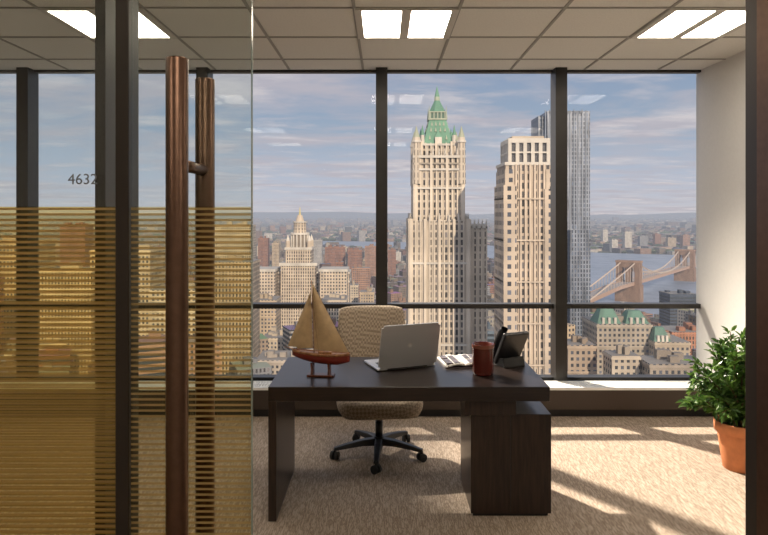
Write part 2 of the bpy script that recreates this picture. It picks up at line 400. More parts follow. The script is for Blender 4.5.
# ------------------------------------------------------------------ office chair
e=empty('office_chair',(-.035,4.43,0),math.radians(5))
for k in range(5):
    a=math.radians(-90-8+72*k); d=Vector((math.cos(a),math.sin(a),0)); n_=Vector((-d.y,d.x,0))
    bm=bmesh.new(); secs=[]
    for t,w,h,zt in [(0.02,.032,.05,.125),(.12,.028,.04,.12),(.24,.022,.03,.10),(.32,.018,.022,.083)]:
        c=d*t; secs.append([bm.verts.new(c+n_*w*sx+Vector((0,0,zt-hh))) for sx,hh in ((-1,h),(1,h),(.8,0),(-.8,0))])
    for s1,s2 in zip(secs,secs[1:]):
        for i in range(4): bm.faces.new([s1[i],s1[(i+1)%4],s2[(i+1)%4],s2[i]])
    bm.faces.new(secs[0][::-1]); bm.faces.new(secs[-1])
    bmesh.ops.recalc_face_normals(bm,faces=bm.faces)
    obj('leg_%d'%k,bm,M['black'],e,bevel=.005)
    c=d*.315; f=Vector((math.cos(a+.9),math.sin(a+.9),0)); g=Vector((-f.y,f.x,0))
    bm=bmesh.new()
    for s in (-1,1): addtube(bm,c+g*(s*.008)+Vector((0,0,.0275)),c+g*(s*.026)+Vector((0,0,.0275)),.0275,n=20)
    addtube(bm,c+g*-.03+Vector((0,0,.0275)),c+g*.03+Vector((0,0,.0275)),.008,n=8)
    addtube(bm,c+Vector((0,0,.03)),c+Vector((0,0,.07)),.009,n=8)
    obj('caster_%d'%k,bm,M['rubber'],e)
tube('hub',(0,0,.07),(0,0,.135),.042,.036,M['black'],e)
tube('gas_column',(0,0,.13),(0,0,.24),.026,m=M['black'],parent=e)
tube('gas_piston',(0,0,.24),(0,0,.30),.015,m=M['chrome'],parent=e)
box('tilt_mechanism',-.07,.07,-.10,.14,.275,.32,M['black'],e,bevel=.01)
tube('lever',(.06,0,.30),(.22,-.02,.30),.006,m=M['black'],parent=e,n=8)
def cushion(name,w,d,zf,thick,parent,m,sq=.35):
    bm=bmesh.new(); N=20
    def pt(i,j,s):
        u=-1+2*i/N; v=-1+2*j/N
        x=u*math.sqrt(max(0,1-v**4*sq)); y=v*math.sqrt(max(0,1-u**4*sq))
        ed=max(abs(u),abs(v)); k=(1-ed**8)
        zz=zf(u,v)+s*thick/2*(k**.5 if k>0 else 0)
        return Vector((x*w/2,y*d/2,zz))
    top=[[bm.verts.new(pt(i,j,1)) for j in range(N+1)] for i in range(N+1)]
    bot=[[top[i][j] if i in(0,N) or j in (0,N) else bm.verts.new(pt(i,j,-1)) for j in range(N+1)] for i in range(N+1)]
    for i in range(N):
        for j in range(N):
            bm.faces.new([top[i][j],top[i+1][j],top[i+1][j+1],top[i][j+1]]); bm.faces.new([bot[i][j],bot[i][j+1],bot[i+1][j+1],bot[i+1][j]])
    bmesh.ops.recalc_face_normals(bm,faces=bm.faces)
    o=obj(name,bm,m,parent,smooth=True)
    sb=o.modifiers.new('sub','SUBSURF'); sb.levels=1; sb.render_levels=1
    return o
o=cushion('seat',.62,.56,lambda u,v:.395-.025*max(0,-v)**2,.13,e,M['fabric'])
box('seat_pan',-.2,.2,-.18,.2,.315,.345,M['black'],e,bevel=.01)
bk=cushion('backrest',.53,.62,lambda u,v:.05*u*u-.02*(v**2),.075,e,M['fabric'],.16)
bk.rotation_euler=(math.radians(80),0,0); bk.location=(-.03,.33,.70)
bm=bmesh.new()
pts=[(0,.12,.30),(0,.30,.31),(-.02,.40,.40),(-.04,.41,.56),(-.04,.395,.68)]
for a,b in zip(pts,pts[1:]): addtube(bm,a,b,.022,n=10)
obj('back_support',bm,M['black'],e,smooth=True)

# ------------------------------------------------------------------ plant
e=empty('potted_ficus',(xp(740,4.2),4.2,0))
lathe('pot',[(.10,0),(.105,.005),(.138,.235),(.140,.245),(.156,.248),(.158,.31),(.150,.315),(.143,.308),(.138,.25),(.001,.249)],M['terra'],e,36)
lathe('soil',[(.136,.25),(.13,.285),(.001,.29)],M['soil'],e,24)
rnd=random.Random(3)
bmB=bmesh.new(); leaves=[]
for k in range(58):
    az=rnd.uniform(0,2*math.pi); el=rnd.uniform(.05,1.0)
    R=rnd.uniform(.27,.36); tip=Vector((math.cos(az)*R*math.cos(el*1.35),math.sin(az)*R*math.cos(el*1.35)*.95,.36+.54*math.sin(el*1.5)**.9*rnd.uniform(.75,1.03)))
    if el<.35: tip.z-=.06
    base=Vector((rnd.uniform(-.05,.05),rnd.uniform(-.05,.05),.27))
    mid=base.lerp(tip,.5)+Vector((0,0,.12))
    prev=base
    for i in range(1,9):
        t=i/8; p=base*(1-t)**2+mid*2*t*(1-t)+tip*t*t
        addtube(bmB,prev,p,.006*(1-t*.7)+.001,n=5,cap=False)
        if i>=2:
            for _ in range(8):
                leaves.append((prev.lerp(p,rnd.random()),(p-prev).normalized()))
        prev=p
obj('branches',bmB,M['bark'],e)
V=[];Fc=[];C=[]
for p,d in leaves:
    o_=Vector((rnd.gauss(0,1),rnd.gauss(0,1),rnd.gauss(.2,.8))).normalized(); dr=(d*.5+o_).normalized()
    L=rnd.uniform(.045,.075); W=L*.42
    up=Vector((rnd.gauss(0,.4),rnd.gauss(0,.4),1)).normalized(); sd=dr.cross(up).normalized(); up=sd.cross(dr)
    a=p+o_*.008; i=len(V)
    V+= [a,a+dr*L*.35+sd*W*.5+up*.006,a+dr*L*.72+sd*W*.38-up*.002,a+dr*L-up*.012,a+dr*L*.72-sd*W*.38-up*.002,a+dr*L*.35-sd*W*.5+up*.006,a+dr*L*.5-up*.004]
    Fc+= [(i,i+1,i+2,i+6),(i+6,i+2,i+3),(i,i+6,i+4,i+5),(i+6,i+3,i+4)]
    g=rnd.random(); c=(.03+.09*g,.085+.14*g,.018+.02*g,1); C+=[c]*14
me=bpy.data.meshes.new('foliage'); me.from_pydata(V,[],Fc); ca=me.color_attributes.new('Col','FLOAT_COLOR','CORNER')
ca.data.foreach_set('color',[x for c in C for x in c]); me.materials.append(M['leaf'])
link(bpy.data.objects.new('foliage',me),e)

# ================================================================== CITY
G=-178.0
HAZE_GLOW=(.40,.41,.46); HL=-8500.0
def paint_haze(nt,bs,o):  # aerial haze painted as a glow in the material, stronger with distance
    em=nt.nodes.new('ShaderNodeEmission'); em.inputs[0].default_value=(*HAZE_GLOW,1)
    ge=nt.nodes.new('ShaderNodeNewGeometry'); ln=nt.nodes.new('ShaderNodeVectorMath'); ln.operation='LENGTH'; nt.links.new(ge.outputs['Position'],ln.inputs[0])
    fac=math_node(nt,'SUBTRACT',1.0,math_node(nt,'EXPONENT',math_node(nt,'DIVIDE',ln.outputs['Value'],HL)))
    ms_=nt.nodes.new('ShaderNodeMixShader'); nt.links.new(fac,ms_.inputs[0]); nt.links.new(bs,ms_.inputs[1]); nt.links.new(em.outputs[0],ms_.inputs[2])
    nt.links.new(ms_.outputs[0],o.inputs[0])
def facade(name,pu,pv,du,dv,win=(.035,.045,.06),wav=0,rough=.7,metal=0,var=1.0):
    m,nt,b,o=newmat(name)
    uv=nt.nodes.new('ShaderNodeUVMap'); uv.uv_map='UV'; sp=nt.nodes.new('ShaderNodeSeparateXYZ'); nt.links.new(uv.outputs[0],sp.inputs[0])
    U=math_node(nt,'DIVIDE',sp.outputs[0],pu); Vv=math_node(nt,'DIVIDE',sp.outputs[1],pv)
    fu=math_node(nt,'FRACT',U); fv=math_node(nt,'FRACT',Vv)
    mk=math_node(nt,'MULTIPLY',math_node(nt,'GREATER_THAN',fu,du),math_node(nt,'GREATER_THAN',fv,dv))
    cbn=nt.nodes.new('ShaderNodeCombineXYZ'); nt.links.new(math_node(nt,'FLOOR',U),cbn.inputs[0]); nt.links.new(math_node(nt,'FLOOR',Vv),cbn.inputs[1])
    wn=nt.nodes.new('ShaderNodeTexWhiteNoise'); wn.noise_dimensions='2D'; nt.links.new(cbn.outputs[0],wn.inputs['Vector'])
    wf=math_node(nt,'ADD',math_node(nt,'MULTIPLY',math_node(nt,'POWER',wn.outputs['Value'],3.0),2.6*var),.55)
    wv=nt.nodes.new('ShaderNodeVectorMath'); wv.operation='SCALE'; wv.inputs[0].default_value=win; nt.links.new(wf,wv.inputs['Scale'])
    at=nt.nodes.new('ShaderNodeAttribute'); at.attribute_name='Col'; base=at.outputs['Color']
    n=nt.nodes.new('ShaderNodeTexNoise'); n.inputs['Detail'].default_value=3
    mp=nt.nodes.new('ShaderNodeMapping'); mp.inputs['Scale'].default_value=(.22,.035,1) if wav else (.08,.05,1)
    nt.links.new(uv.outputs[0],mp.inputs[0]); nt.links.new(mp.outputs[0],n.inputs['Vector']); n.inputs['Scale'].default_value=1
    mr=nt.nodes.new('ShaderNodeMapRange'); mr.inputs[1].default_value=.35; mr.inputs[2].default_value=.65; mr.inputs[3].default_value=.6 if wav else .76; mr.inputs[4].default_value=1.4 if wav else 1.12
    nt.links.new(n.outputs['Fac'],mr.inputs[0])
    vm=nt.nodes.new('ShaderNodeVectorMath'); vm.operation='SCALE'; nt.links.new(base,vm.inputs[0]); nt.links.new(mr.outputs[0],vm.inputs['Scale'])
    mx=nt.nodes.new('ShaderNodeMix'); mx.data_type='RGBA'
    nt.links.new(mk,mx.inputs[0]); nt.links.new(vm.outputs[0],mx.inputs[6]); nt.links.new(wv.outputs[0],mx.inputs[7])
    nt.links.new(mx.outputs[2],b.inputs['Base Color'])
    b.inputs['Roughness'].default_value=rough; b.inputs['Metallic'].default_value=metal
    paint_haze(nt,b.outputs[0],o)
    return m
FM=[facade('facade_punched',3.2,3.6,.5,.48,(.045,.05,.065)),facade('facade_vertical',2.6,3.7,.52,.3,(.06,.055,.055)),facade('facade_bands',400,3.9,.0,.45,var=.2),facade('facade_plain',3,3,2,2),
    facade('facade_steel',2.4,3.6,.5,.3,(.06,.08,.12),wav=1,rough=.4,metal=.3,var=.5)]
class MB:
    def __init__(s): s.v=[];s.f=[];s.uv=[];s.c=[];s.m=[]
    def face(s,pts,uvs,col,mi):
        i=len(s.v); s.v+=pts; s.f.append(tuple(range(i,i+len(pts)))); s.uv+=uvs; s.c+=[col]*len(pts); s.m.append(mi)
    def poly(s,base,z0,z1,col,mi=0,top=None,roof=None,roofmi=3):
        n=len(base); top=top or base
        for i in range(n):
            a,b=base[i],base[(i+1)%n]; c,d=top[(i+1)%n],top[i]; L=math.hypot(b[0]-a[0],b[1]-a[1])
            s.face([(a[0],a[1],z0),(b[0],b[1],z0),(c[0],c[1],z1),(d[0],d[1],z1)],[(0.01,z0-G),(L,z0-G),(L,z1-G),(0.01,z1-G)],col,mi)
        s.face([(p[0],p[1],z1) for p in top],[(0,0)]*n,roof or tuple(x*.7 for x in col),roofmi)
    def box(s,cx,cy,w,d,z0,z1,col,mi=0,rot=0,roof=None,tw=None,td=None):
        def R(w,d):
            c_,s_=math.cos(rot),math.sin(rot); return [(cx+x*c_-y*s_,cy+x*s_+y*c_) for x,y in ((-w/2,-d/2),(w/2,-d/2),(w/2,d/2),(-w/2,d/2))]
        s.poly(R(w,d),z0,z1,col,mi,top=R(tw,td) if tw is not None else None,roof=roof)
    def cone(s,cx,cy,z0,z1,r0,r1,n,col,mi=3):
        A=[(cx+r0*math.cos(2*math.pi*(i+.5)/n),cy+r0*math.sin(2*math.pi*(i+.5)/n)) for i in range(n)]
        B=[(cx+r1*math.cos(2*math.pi*(i+.5)/n),cy+r1*math.sin(2*math.pi*(i+.5)/n)) for i in range(n)]
        s.poly(A,z0,z1,col,mi,top=B,roof=col)
    def build(s,name):
        me=bpy.data.meshes.new(name); me.from_pydata(s.v,[],s.f); u=me.uv_layers.new(name='UV'); u.data.foreach_set('uv',[x for p in s.uv for x in p])
        ca=me.color_attributes.new('Col','FLOAT_COLOR','CORNER'); ca.data.foreach_set('color',[x for c in s.c for x in (*c[:3],1)])
        for m in FM: me.materials.append(m)
        me.polygons.foreach_set('material_index',s.m); me.update()
        o=bpy.data.objects.new(name,me); return link(o)
CREAM=(.54,.45,.34); TAN=(.46,.36,.25); GREEN=(.14,.29,.20); BRICK=(.27,.135,.09); GREY=(.26,.26,.27); WHITE=(.58,.53,.46)
LIM=(.56,.48,.385)
dc=325
mb=MB(); cx=xp(437,dc); cy=dc
def Z(y,d=dc): return zy(y,d)
def shaft(mb,cx,cy,w,z0,z1,col,n,rib=.8,mi=1):
    mb.box(cx,cy,w,w,z0,z1,tuple(x*.85 for x in col),mi)
    for i in range(n+1):
        t=-w/2+w*i/n; big=1.6 if i%3==0 else .8
        c2=tuple(x*1.12 for x in col)
        for sy in (-1,1): mb.box(cx+t,cy+sy*w/2,rib*big,1.4*big,z0,z1+.8*big,c2,3)
        for sx in (-1,1): mb.box(cx+sx*w/2,cy+t,1.4*big,rib*big,z0,z1+.8*big,c2,3)
shaft(mb,cx,cy,23.5,G,Z(158),LIM,9)
shaft(mb,cx,cy,28.5,G,Z(221),LIM,12)
for y in (340,300,262): mb.box(cx,cy,30.2,30.2,Z(y),Z(y-2),WHITE,3)
for y in (222,190,172): mb.box(cx,cy,25.6,25.6,Z(y),Z(y-2),WHITE,3)
for i in range(7):
    t=-14.2+28.4*i/6
    for s_ in (-1,1):
        mb.cone(cx+t,cy+s_*14.2,Z(221),Z(213),.7,.1,6,WHITE)
        mb.cone(cx+s_*14.2,cy+t,Z(221),Z(213),.7,.1,6,WHITE)
mb.box(cx,cy,26,26,Z(160),Z(157.5),WHITE,3)
mb.box(cx,cy,25.6,25.6,Z(166),Z(164.5),(.35,.30,.24),3)
for i in range(9):
    t=-12+24*i/8
    for s_ in (-1,1):
        mb.cone(cx+t,cy+s_*12,Z(157),Z(150),.6,.08,6,WHITE); mb.cone(cx+s_*12,cy+t,Z(157),Z(150),.6,.08,6,WHITE)
shaft(mb,cx,cy,18,Z(158),Z(146),LIM,7,.6)
mb.box(cx,cy,19.2,19.2,Z(147.5),Z(145.5),WHITE,3)
for sx in (-1,1):
    for sy in (-1,1):
        X,Y=cx+sx*11.2,cy+sy*11.2
        mb.cone(X,Y,Z(185),Z(145),2.2,2.0,8,LIM,1); mb.cone(X,Y,Z(145),Z(143),2.4,2.4,8,WHITE); mb.cone(X,Y,Z(143),Z(140),1.9,1.8,8,LIM); mb.cone(X,Y,Z(140),Z(129),1.8,.08,8,(.36,.38,.28))
        X,Y=cx+sx*8,cy+sy*8
        mb.cone(X,Y,Z(147),Z(137),1.1,1.0,8,WHITE); mb.cone(X,Y,Z(137),Z(127),1.1,.06,8,GREEN)
mb.box(cx,cy,15,15,Z(146),Z(121),GREEN,3,tw=8.6,td=8.6)
for s_ in (-1,1):
    for (ox,oy,wx,wy) in ((0,s_*7.6,3.4,2.2),(s_*7.6,0,2.2,3.4)):
        mb.box(cx+ox,cy+oy,wx,wy,Z(148),Z(139),WHITE,3); mb.box(cx+ox,cy+oy,wx,wy,Z(139),Z(132),GREEN,3,tw=.3,td=.3)
for yy,hw in ((141,7.0),(133,5.9),(127,5.0)):
    for t in (-.6,.6,-.2,.2):
        for s_ in (-1,1):
            mb.box(cx+t*hw,cy+s_*(hw-.2),1.0,1.2,Z(yy),Z(yy-4),(.36,.40,.30),3,tw=.2,td=.3)
            mb.box(cx+s_*(hw-.2),cy+t*hw,1.2,1.0,Z(yy),Z(yy-4),(.36,.40,.30),3,tw=.3,td=.2)
mb.box(cx,cy,9.6,9.6,Z(121),Z(119.6),(.42,.45,.34),3)
mb.box(cx,cy,7.6,7.6,Z(119.6),Z(113.5),(.10,.17,.13),3)
for i in range(5):
    t=-3.7+7.4*i/4
    for s_ in (-1,1):
        mb.box(cx+t,cy+s_*3.8,.7,.7,Z(119.6),Z(113),(.34,.38,.29),3); mb.box(cx+s_*3.8,cy+t,.7,.7,Z(119.6),Z(113),(.34,.38,.29),3)
mb.box(cx,cy,8.6,8.6,Z(113.6),Z(112.6),(.42,.45,.34),3)
mb.cone(cx,cy,Z(112.6),Z(101),4.6,1.5,8,GREEN); mb.cone(cx,cy,Z(101),Z(97),1.6,1.4,8,(.38,.42,.32)); mb.cone(cx,cy,Z(97),Z(86),1.4,.05,8,GREEN)
for sx in (-1,1):
    for sy in (-1,1): mb.cone(cx+sx*4.3,cy+sy*4.3,Z(120),Z(107),.7,.05,6,(.38,.42,.32))
X=xp(474,dc+4); mb.box(X,dc+8,10,26,G,Z(226),tuple(x*1.02 for x in LIM),1); mb.box(X,dc+8,10.8,27,Z(228),Z(224),WHITE,3)
for i in range(5): mb.box(X-5+2.5*i,dc-5,.8,1,G,Z(226),tuple(x*1.1 for x in LIM),3)
for i in range(6): mb.cone(X-5+2*i,dc-5,Z(224),Z(219),.6,.1,6,WHITE)
mb.build('gothic_skyscraper')
# limestone tower with arched crown
d0=262; k=d0/F; mb=MB(); w=53*k; cx=xp(524.5,d0+w/2); cy=d0+w/2; d1=d0+w/2
C2=(.49,.40,.31)
w=w*1.02
mb.box(cx,cy,w*.9,w*.9,G,Z(166,d1),C2,1)
for sx in (-1,1):
    mb.box(cx+sx*w*.38,cy-w*.02,w*.24,w*.98,G,Z(190 if sx>0 else 186,d1),C2,0)
    mb.box(cx+sx*w*.38,cy,w*.17,w*.94,G,Z(171,d1),C2,0)
n=6
for i in range(n+1):
    mb.box(cx-w*.26+w*.52*i/n,cy-w*.45,.75,1.6,G,Z(166,d1),tuple(x*1.15 for x in C2),3)
for y in range(200,400,40): mb.box(cx,cy,w*1.0,w*1.0,Z(y,d1),Z(y-1.5,d1),tuple(x*1.1 for x in C2),3)
mb.box(cx,cy,w*.94,w*.94,Z(167,d1),Z(164,d1),WHITE,3)
mb.box(cx,cy,w*.68,w*.68,Z(164,d1),Z(143,d1),(.10,.10,.11),3)
for i in range(6):
    t=-w*.36+w*.72*i/5
    for yy in (-1,1): mb.box(cx+t,cy+yy*w*.36,1.5,1.2,Z(164,d1),Z(143,d1),WHITE,3)
    for xx in (-1,1): mb.box(cx+xx*w*.36,cy+t,1.2,1.5,Z(164,d1),Z(143,d1),WHITE,3)
mb.box(cx,cy,w*.78,w*.78,Z(145,d1),Z(140.5,d1),WHITE,3); mb.box(cx,cy,w*.78,w*.78,Z(155,d1),Z(153.5,d1),WHITE,3)
mb.box(cx,cy,w*.6,w*.6,Z(140.5,d1),Z(138,d1),C2,3)
mb.build('limestone_tower')
# steel clad tower
d0=520; k=d0/F; mb=MB(); C3=(.19,.21,.25)
mb.box(xp(567,d0+10),d0+18,43*k,26,G,Z(110,d0),C3,4); mb.box(xp(545,d0+10),d0+24,13*k,26,G,Z(114,d0),tuple(x*.8 for x in C3),4)
mb.box(xp(580,d0),d0+14,20*k,30,G,Z(230,d0),C3,4)
for i in range(11): mb.box(xp(547+4.1*i,d0),d0+5,.8,.9,G,Z(109.5-(i%2),d0),(.25,.28,.33),3)
for i in range(6): mb.box(xp(567,d0)-12+5*i,d0+5,3,2,Z(112,d0),Z(110,d0),(.2,.22,.25),3)
mb.build('steel_clad_tower')
# municipal building
d0=700; mb=MB(); cx=xp(298,d0); C4=(.56,.46,.35); cy=d0+16; k=(d0+16)/F
mb.box(xp(302,d0),d0+30,90*k,30,G,Z(274,d0),C4,1)
mb.box(xp(302,d0),d0+30,92*k,32,Z(284,d0),Z(282,d0),WHITE,3); mb.box(xp(302,d0),d0+30,92*k,32,Z(275,d0),Z(273,d0),WHITE,3)
for px_,w_ in ((265,22),(334,26)):
    mb.box(xp(px_,d0),d0+8,w_*k,34,G,Z(270,d0),C4,0); mb.box(xp(px_,d0),d0+8,(w_+1.5)*k,36,Z(271,d0),Z(268.5,d0),WHITE,3)
mb.box(cx,cy,34*k,30,G,Z(264,d0),C4,1); mb.box(cx,cy,37*k,32,Z(266,d0),Z(263,d0),WHITE,3)
mb.box(cx,cy,25*k,25,Z(263,d0),Z(249,d0),C4,1); mb.box(cx,cy,27*k,27,Z(250,d0),Z(247.5,d0),WHITE,3)
for sx in (-1,1):
    for sy in (-1,1): mb.cone(cx+sx*12,cy+sy*10.5,Z(247.5,d0),Z(241,d0),2.6,2.5,8,C4); mb.cone(cx+sx*12,cy+sy*10.5,Z(241,d0),Z(235,d0),2.5,.1,8,WHITE)
mb.cone(cx,cy,Z(248,d0),Z(234,d0),9.3,9.3,14,(.22,.18,.14))
for i in range(14):
    a=2*math.pi*i/14; mb.cone(cx+9.8*math.cos(a),cy+9.8*math.sin(a),Z(248,d0),Z(234,d0),1,1,6,WHITE)
mb.cone(cx,cy,Z(235,d0),Z(233,d0),11,11,14,WHITE); mb.cone(cx,cy,Z(233,d0),Z(223,d0),7.4,7,12,C4,1); mb.cone(cx,cy,Z(223,d0),Z(221.5,d0),8,8,12,WHITE)
mb.cone(cx,cy,Z(221.5,d0),Z(215,d0),5,2.6,10,C4); mb.cone(cx,cy,Z(215,d0),Z(207,d0),1.2,.3,6,(.6,.5,.2))
mb.build('civic_tower_building')

# river
rp=[(900,362),(760,345),(697,330),(650,318),(600,306),(560,290),(480,267),(395,252),(360,248),(300,245),(300,241),(395,242),(480,245),(600,253),(697,256),(900,256)]
def gp(px,py):
    d=F*(H-G)/(py-213); return (xp(px,d),d)
river=[gp(*p) for p in rp]
def inside(x,y,poly):
    c=False; n=len(poly)
    for i in range(n):
        x1,y1=poly[i]; x2,y2=poly[(i+1)%n]
        if (y1>y)!=(y2>y) and x<(x2-x1)*(y-y1)/(y2-y1)+x1: c=not c
    return c
bm=bmesh.new(); bm.faces.new([bm.verts.new((x,y,G+1.5)) for x,y in river]); bmesh.ops.triangulate(bm,faces=bm.faces)
for f in bm.faces:
    if f.normal.z<0: f.normal_flip()
rm,nt_,b_,o_=newmat('river_water'); b_.inputs['Roughness'].default_value=.45
n_=nt_.nodes.new('ShaderNodeTexNoise'); n_.inputs['Scale'].default_value=.02; n_.inputs['Detail'].default_value=6
g_=nt_.nodes.new('ShaderNodeNewGeometry'); nt_.links.new(g_.outputs['Position'],n_.inputs['Vector'])
r_=nt_.nodes.new('ShaderNodeValToRGB'); r_.color_ramp.elements[0].color=(.15,.18,.23,1); r_.color_ramp.elements[1].color=(.24,.27,.33,1); r_.color_ramp.elements[0].position=.35; r_.color_ramp.elements[1].position=.65
nt_.links.new(n_.outputs['Fac'],r_.inputs['Fac']); nt_.links.new(r_.outputs['Color'],b_.inputs['Base Color']); paint_haze(nt_,b_.outputs[0],o_)
obj('river',bm,rm)
def groundmat():
    m,nt,b,o=newmat('city_ground')
    ge=nt.nodes.new('ShaderNodeNewGeometry'); n=nt.nodes.new('ShaderNodeTexNoise'); n.inputs['Scale'].default_value=.004; n.inputs['Detail'].default_value=10
    nt.links.new(ge.outputs['Position'],n.inputs['Vector'])
    n2=nt.nodes.new('ShaderNodeTexVoronoi'); n2.inputs['Scale'].default_value=.012; nt.links.new(ge.outputs['Position'],n2.inputs['Vector'])
    r=nt.nodes.new('ShaderNodeValToRGB'); cr=r.color_ramp; cr.elements[0].color=(.04,.055,.025,1); cr.elements[0].position=.42
    cr.elements[1].color=(.17,.14,.11,1); cr.elements[1].position=.66; el=cr.elements.new(.52); el.color=(.09,.075,.055,1)
    s=math_node(nt,'ADD',math_node(nt,'MULTIPLY',n.outputs['Fac'],.8),math_node(nt,'MULTIPLY',n2.outputs['Distance'],.25))
    nt.links.new(s,r.inputs['Fac']); nt.links.new(r.outputs['Color'],b.inputs['Base Color']); b.inputs['Roughness'].default_value=.95
    paint_haze(nt,b.outputs[0],o); return m
bm=bmesh.new(); bm.faces.new([bm.verts.new(v) for v in [(-40000,60,G),(40000,60,G),(40000,40000,G),(-40000,40000,G)]]); obj('city_ground',bm,groundmat())

# bridge
mb=MB(); bx,by=xp(629,1272),1272; fx,fy=xp(685,1655),1655
ax=Vector((fx-bx,fy-by)).normalized(); span=math.hypot(fx-bx,fy-by); rot=math.atan2(ax.y,ax.x); nx=Vector((-ax.y,ax.x))
ST=(.27,.17,.115); DK=(.42,.28,.21)
def bb(t0,t1,s0,s1,z0,z1,col,dz=0):
    c=Vector((bx,by))+ax*(t0+t1)/2+nx*(s0+s1)/2; mb.box(c.x,c.y,t1-t0,s1-s0,G+z0,G+z1,col,3,rot=rot)
for t in (0,span):
    for s in (-18,0,18): bb(t-9,t+9,s-(5 if s else 4),s+(5 if s else 4),0,74,ST)
    bb(t-9.5,t+9.5,-23,23,70,82,ST); bb(t-10.5,t+10.5,-24,24,80,84,tuple(x*1.2 for x in ST)); bb(t-11,t+11,-25,25,0,36,ST)
    for s in (-9,9):
        bb(t-8,t+8,s-5.2,s-2.6,62,71,ST); bb(t-8,t+8,s+2.6,s+5.2,62,71,ST)
def cab(t):
    if t<0: return 82-(82-30)*min(1,-t/285)**.9
    if t>span: return 82-(82-30)*min(1,(t-span)/285)**.9
    u=(t-span/2)/(span/2); return 44+38*u*u
N=64
ts=[-285+(span+570)*i/N for i in range(N+1)]
def seg(t0,t1,s,za,zb,r,col):
    p=[Vector((bx,by))+ax*t+nx*s for t in (t0,t1)]; n=nx*r
    mb.face([(p[0].x,p[0].y,G+za-r),(p[1].x,p[1].y,G+zb-r),(p[1].x,p[1].y,G+zb+r),(p[0].x,p[0].y,G+za+r)],[(0,0)]*4,col,3)
    mb.face([(p[0].x-n.x,p[0].y-n.y,G+za),(p[1].x-n.x,p[1].y-n.y,G+zb),(p[1].x+n.x,p[1].y+n.y,G+zb),(p[0].x+n.x,p[0].y+n.y,G+za)],[(0,0)]*4,col,3)
for s in (-14,14):
    for a,b in zip(ts,ts[1:]): seg(a,b,s,cab(a),cab(b),1.6,(.55,.45,.37))
    for t in ts[2:-2:1]:
        c=Vector((bx,by))+ax*t+nx*s; mb.box(c.x,c.y,.8,.8,G+40,G+cab(t),(.45,.37,.31),3)
for i in range(40):
    t0=-600+i*(span+1200)/40; t1=t0+(span+1200)/40
    z=lambda t: 41-(max(0,-t-100,t-span-100)/500)*24
    pa=Vector((bx,by))+ax*t0; pb=Vector((bx,by))+ax*t1
    q=[pa-nx*13,pb-nx*13,pb+nx*13,pa+nx*13]; za,zb=G+z(t0),G+z(t1)
    mb.face([(q[0].x,q[0].y,za),(q[1].x,q[1].y,zb),(q[2].x,q[2].y,zb),(q[3].x,q[3].y,za)],[(0,0)]*4,(.3,.26,.24),3)
    for u,v in ((0,1),(3,2)): mb.face([(q[u].x,q[u].y,za-6),(q[v].x,q[v].y,zb-6),(q[v].x,q[v].y,zb+1.5),(q[u].x,q[u].y,za+1.5)],[(0,0)]*4,DK,3)
    if t0<-290 or t0>span+290:
        c=pa; mb.box(c.x,c.y,6,24,G,za-3,ST,3,rot=rot)
mb.build('suspension_bridge')

# generic city
keep=[(xp(437,325),325,32),(xp(524,272),275,24),(xp(564,520),538,40),(xp(300,720),735,70),(xp(474,330),334,18)]
mb=MB(); rr=random.Random(11)
pal=[CREAM,TAN,BRICK,(.33,.20,.14),GREY,WHITE,(.26,.20,.15),(.42,.31,.22),(.20,.17,.15),(.38,.35,.32),BRICK,(.30,.18,.12),(.22,.16,.12)]
def clear(x,y,r):
    for a,b,c in keep:
        if math.hypot(x-a,y-b)<c+r: return False
    return True
def bridge_clear(x,y):
    v=Vector((x-bx,y-by)); t=v.dot(ax); s=abs(v.dot(nx)); return not (s<36 and -620<t<span+620)
spec=[(253,276,300,600,30,TAN,0),(262,300,338,560,40,CREAM,0),(300,326,318,585,30,WHITE,0),(322,346,300,600,35,CREAM,1),(346,376,318,540,30,(.25,.2,.17),0),(340,360,348,420,25,TAN,0),
 (255,300,360,430,30,(.42,.36,.3),0),(305,340,364,400,30,BRICK,0),(388,406,345,470,20,(.35,.2,.14),0),(353,375,340,500,20,BRICK,0),
 (482,497,331,430,20,(.12,.16,.2),2),(466,484,318,480,25,(.12,.1,.1),0),(480,498,300,700,30,TAN,0),
 (597,652,324,430,32,(.36,.31,.25),0),(648,668,330,520,30,BRICK,0),(655,690,342,420,26,(.40,.33,.25),0),(670,697,294,760,30,(.06,.08,.12),2),(672,715,332,520,30,(.42,.19,.11),1),(568,596,345,360,18,(.36,.28,.21),0),
 (612,640,356,340,14,(.45,.38,.3),0),(650,720,364,330,20,(.3,.25,.2),0),
 (200,252,262,480,30,TAN,1),(150,196,290,450,30,CREAM,0),(90,150,250,520,35,(.50,.40,.28),0),(40,92,270,500,30,CREAM,1),(-20,38,240,560,30,TAN,0),(-90,-20,280,480,30,BRICK,0),(215,250,225,900,40,CREAM,1),(60,85,225,1000,30,BRICK,0),
 (325,345,247,1500,20,BRICK,0),(348,362,250,1450,20,BRICK,0),(365,376,246,1550,20,(.34,.2,.14),0),(312,322,240,1700,20,(.4,.38,.36),0),(388,396,250,1500,20,BRICK,0),
 (258,268,238,1600,20,BRICK,0),(272,279,243,1550,20,TAN,0),(336,343,262,1150,20,BRICK,0),(352,370,268,1050,22,(.34,.2,.14),0),
 (348,358,285,850,20,CREAM,0),(360,374,292,800,22,TAN,0),
 (625,632,232,3000,30,WHITE,0),(640,648,236,3100,30,GREY,0),(655,661,234,3300,30,BRICK,0),(612,618,240,2900,30,WHITE,0),(668,676,238,3200,30,TAN,0),(683,690,235,3000,30,(.34,.2,.14),0),(603,608,230,3600,30,WHITE,0)]
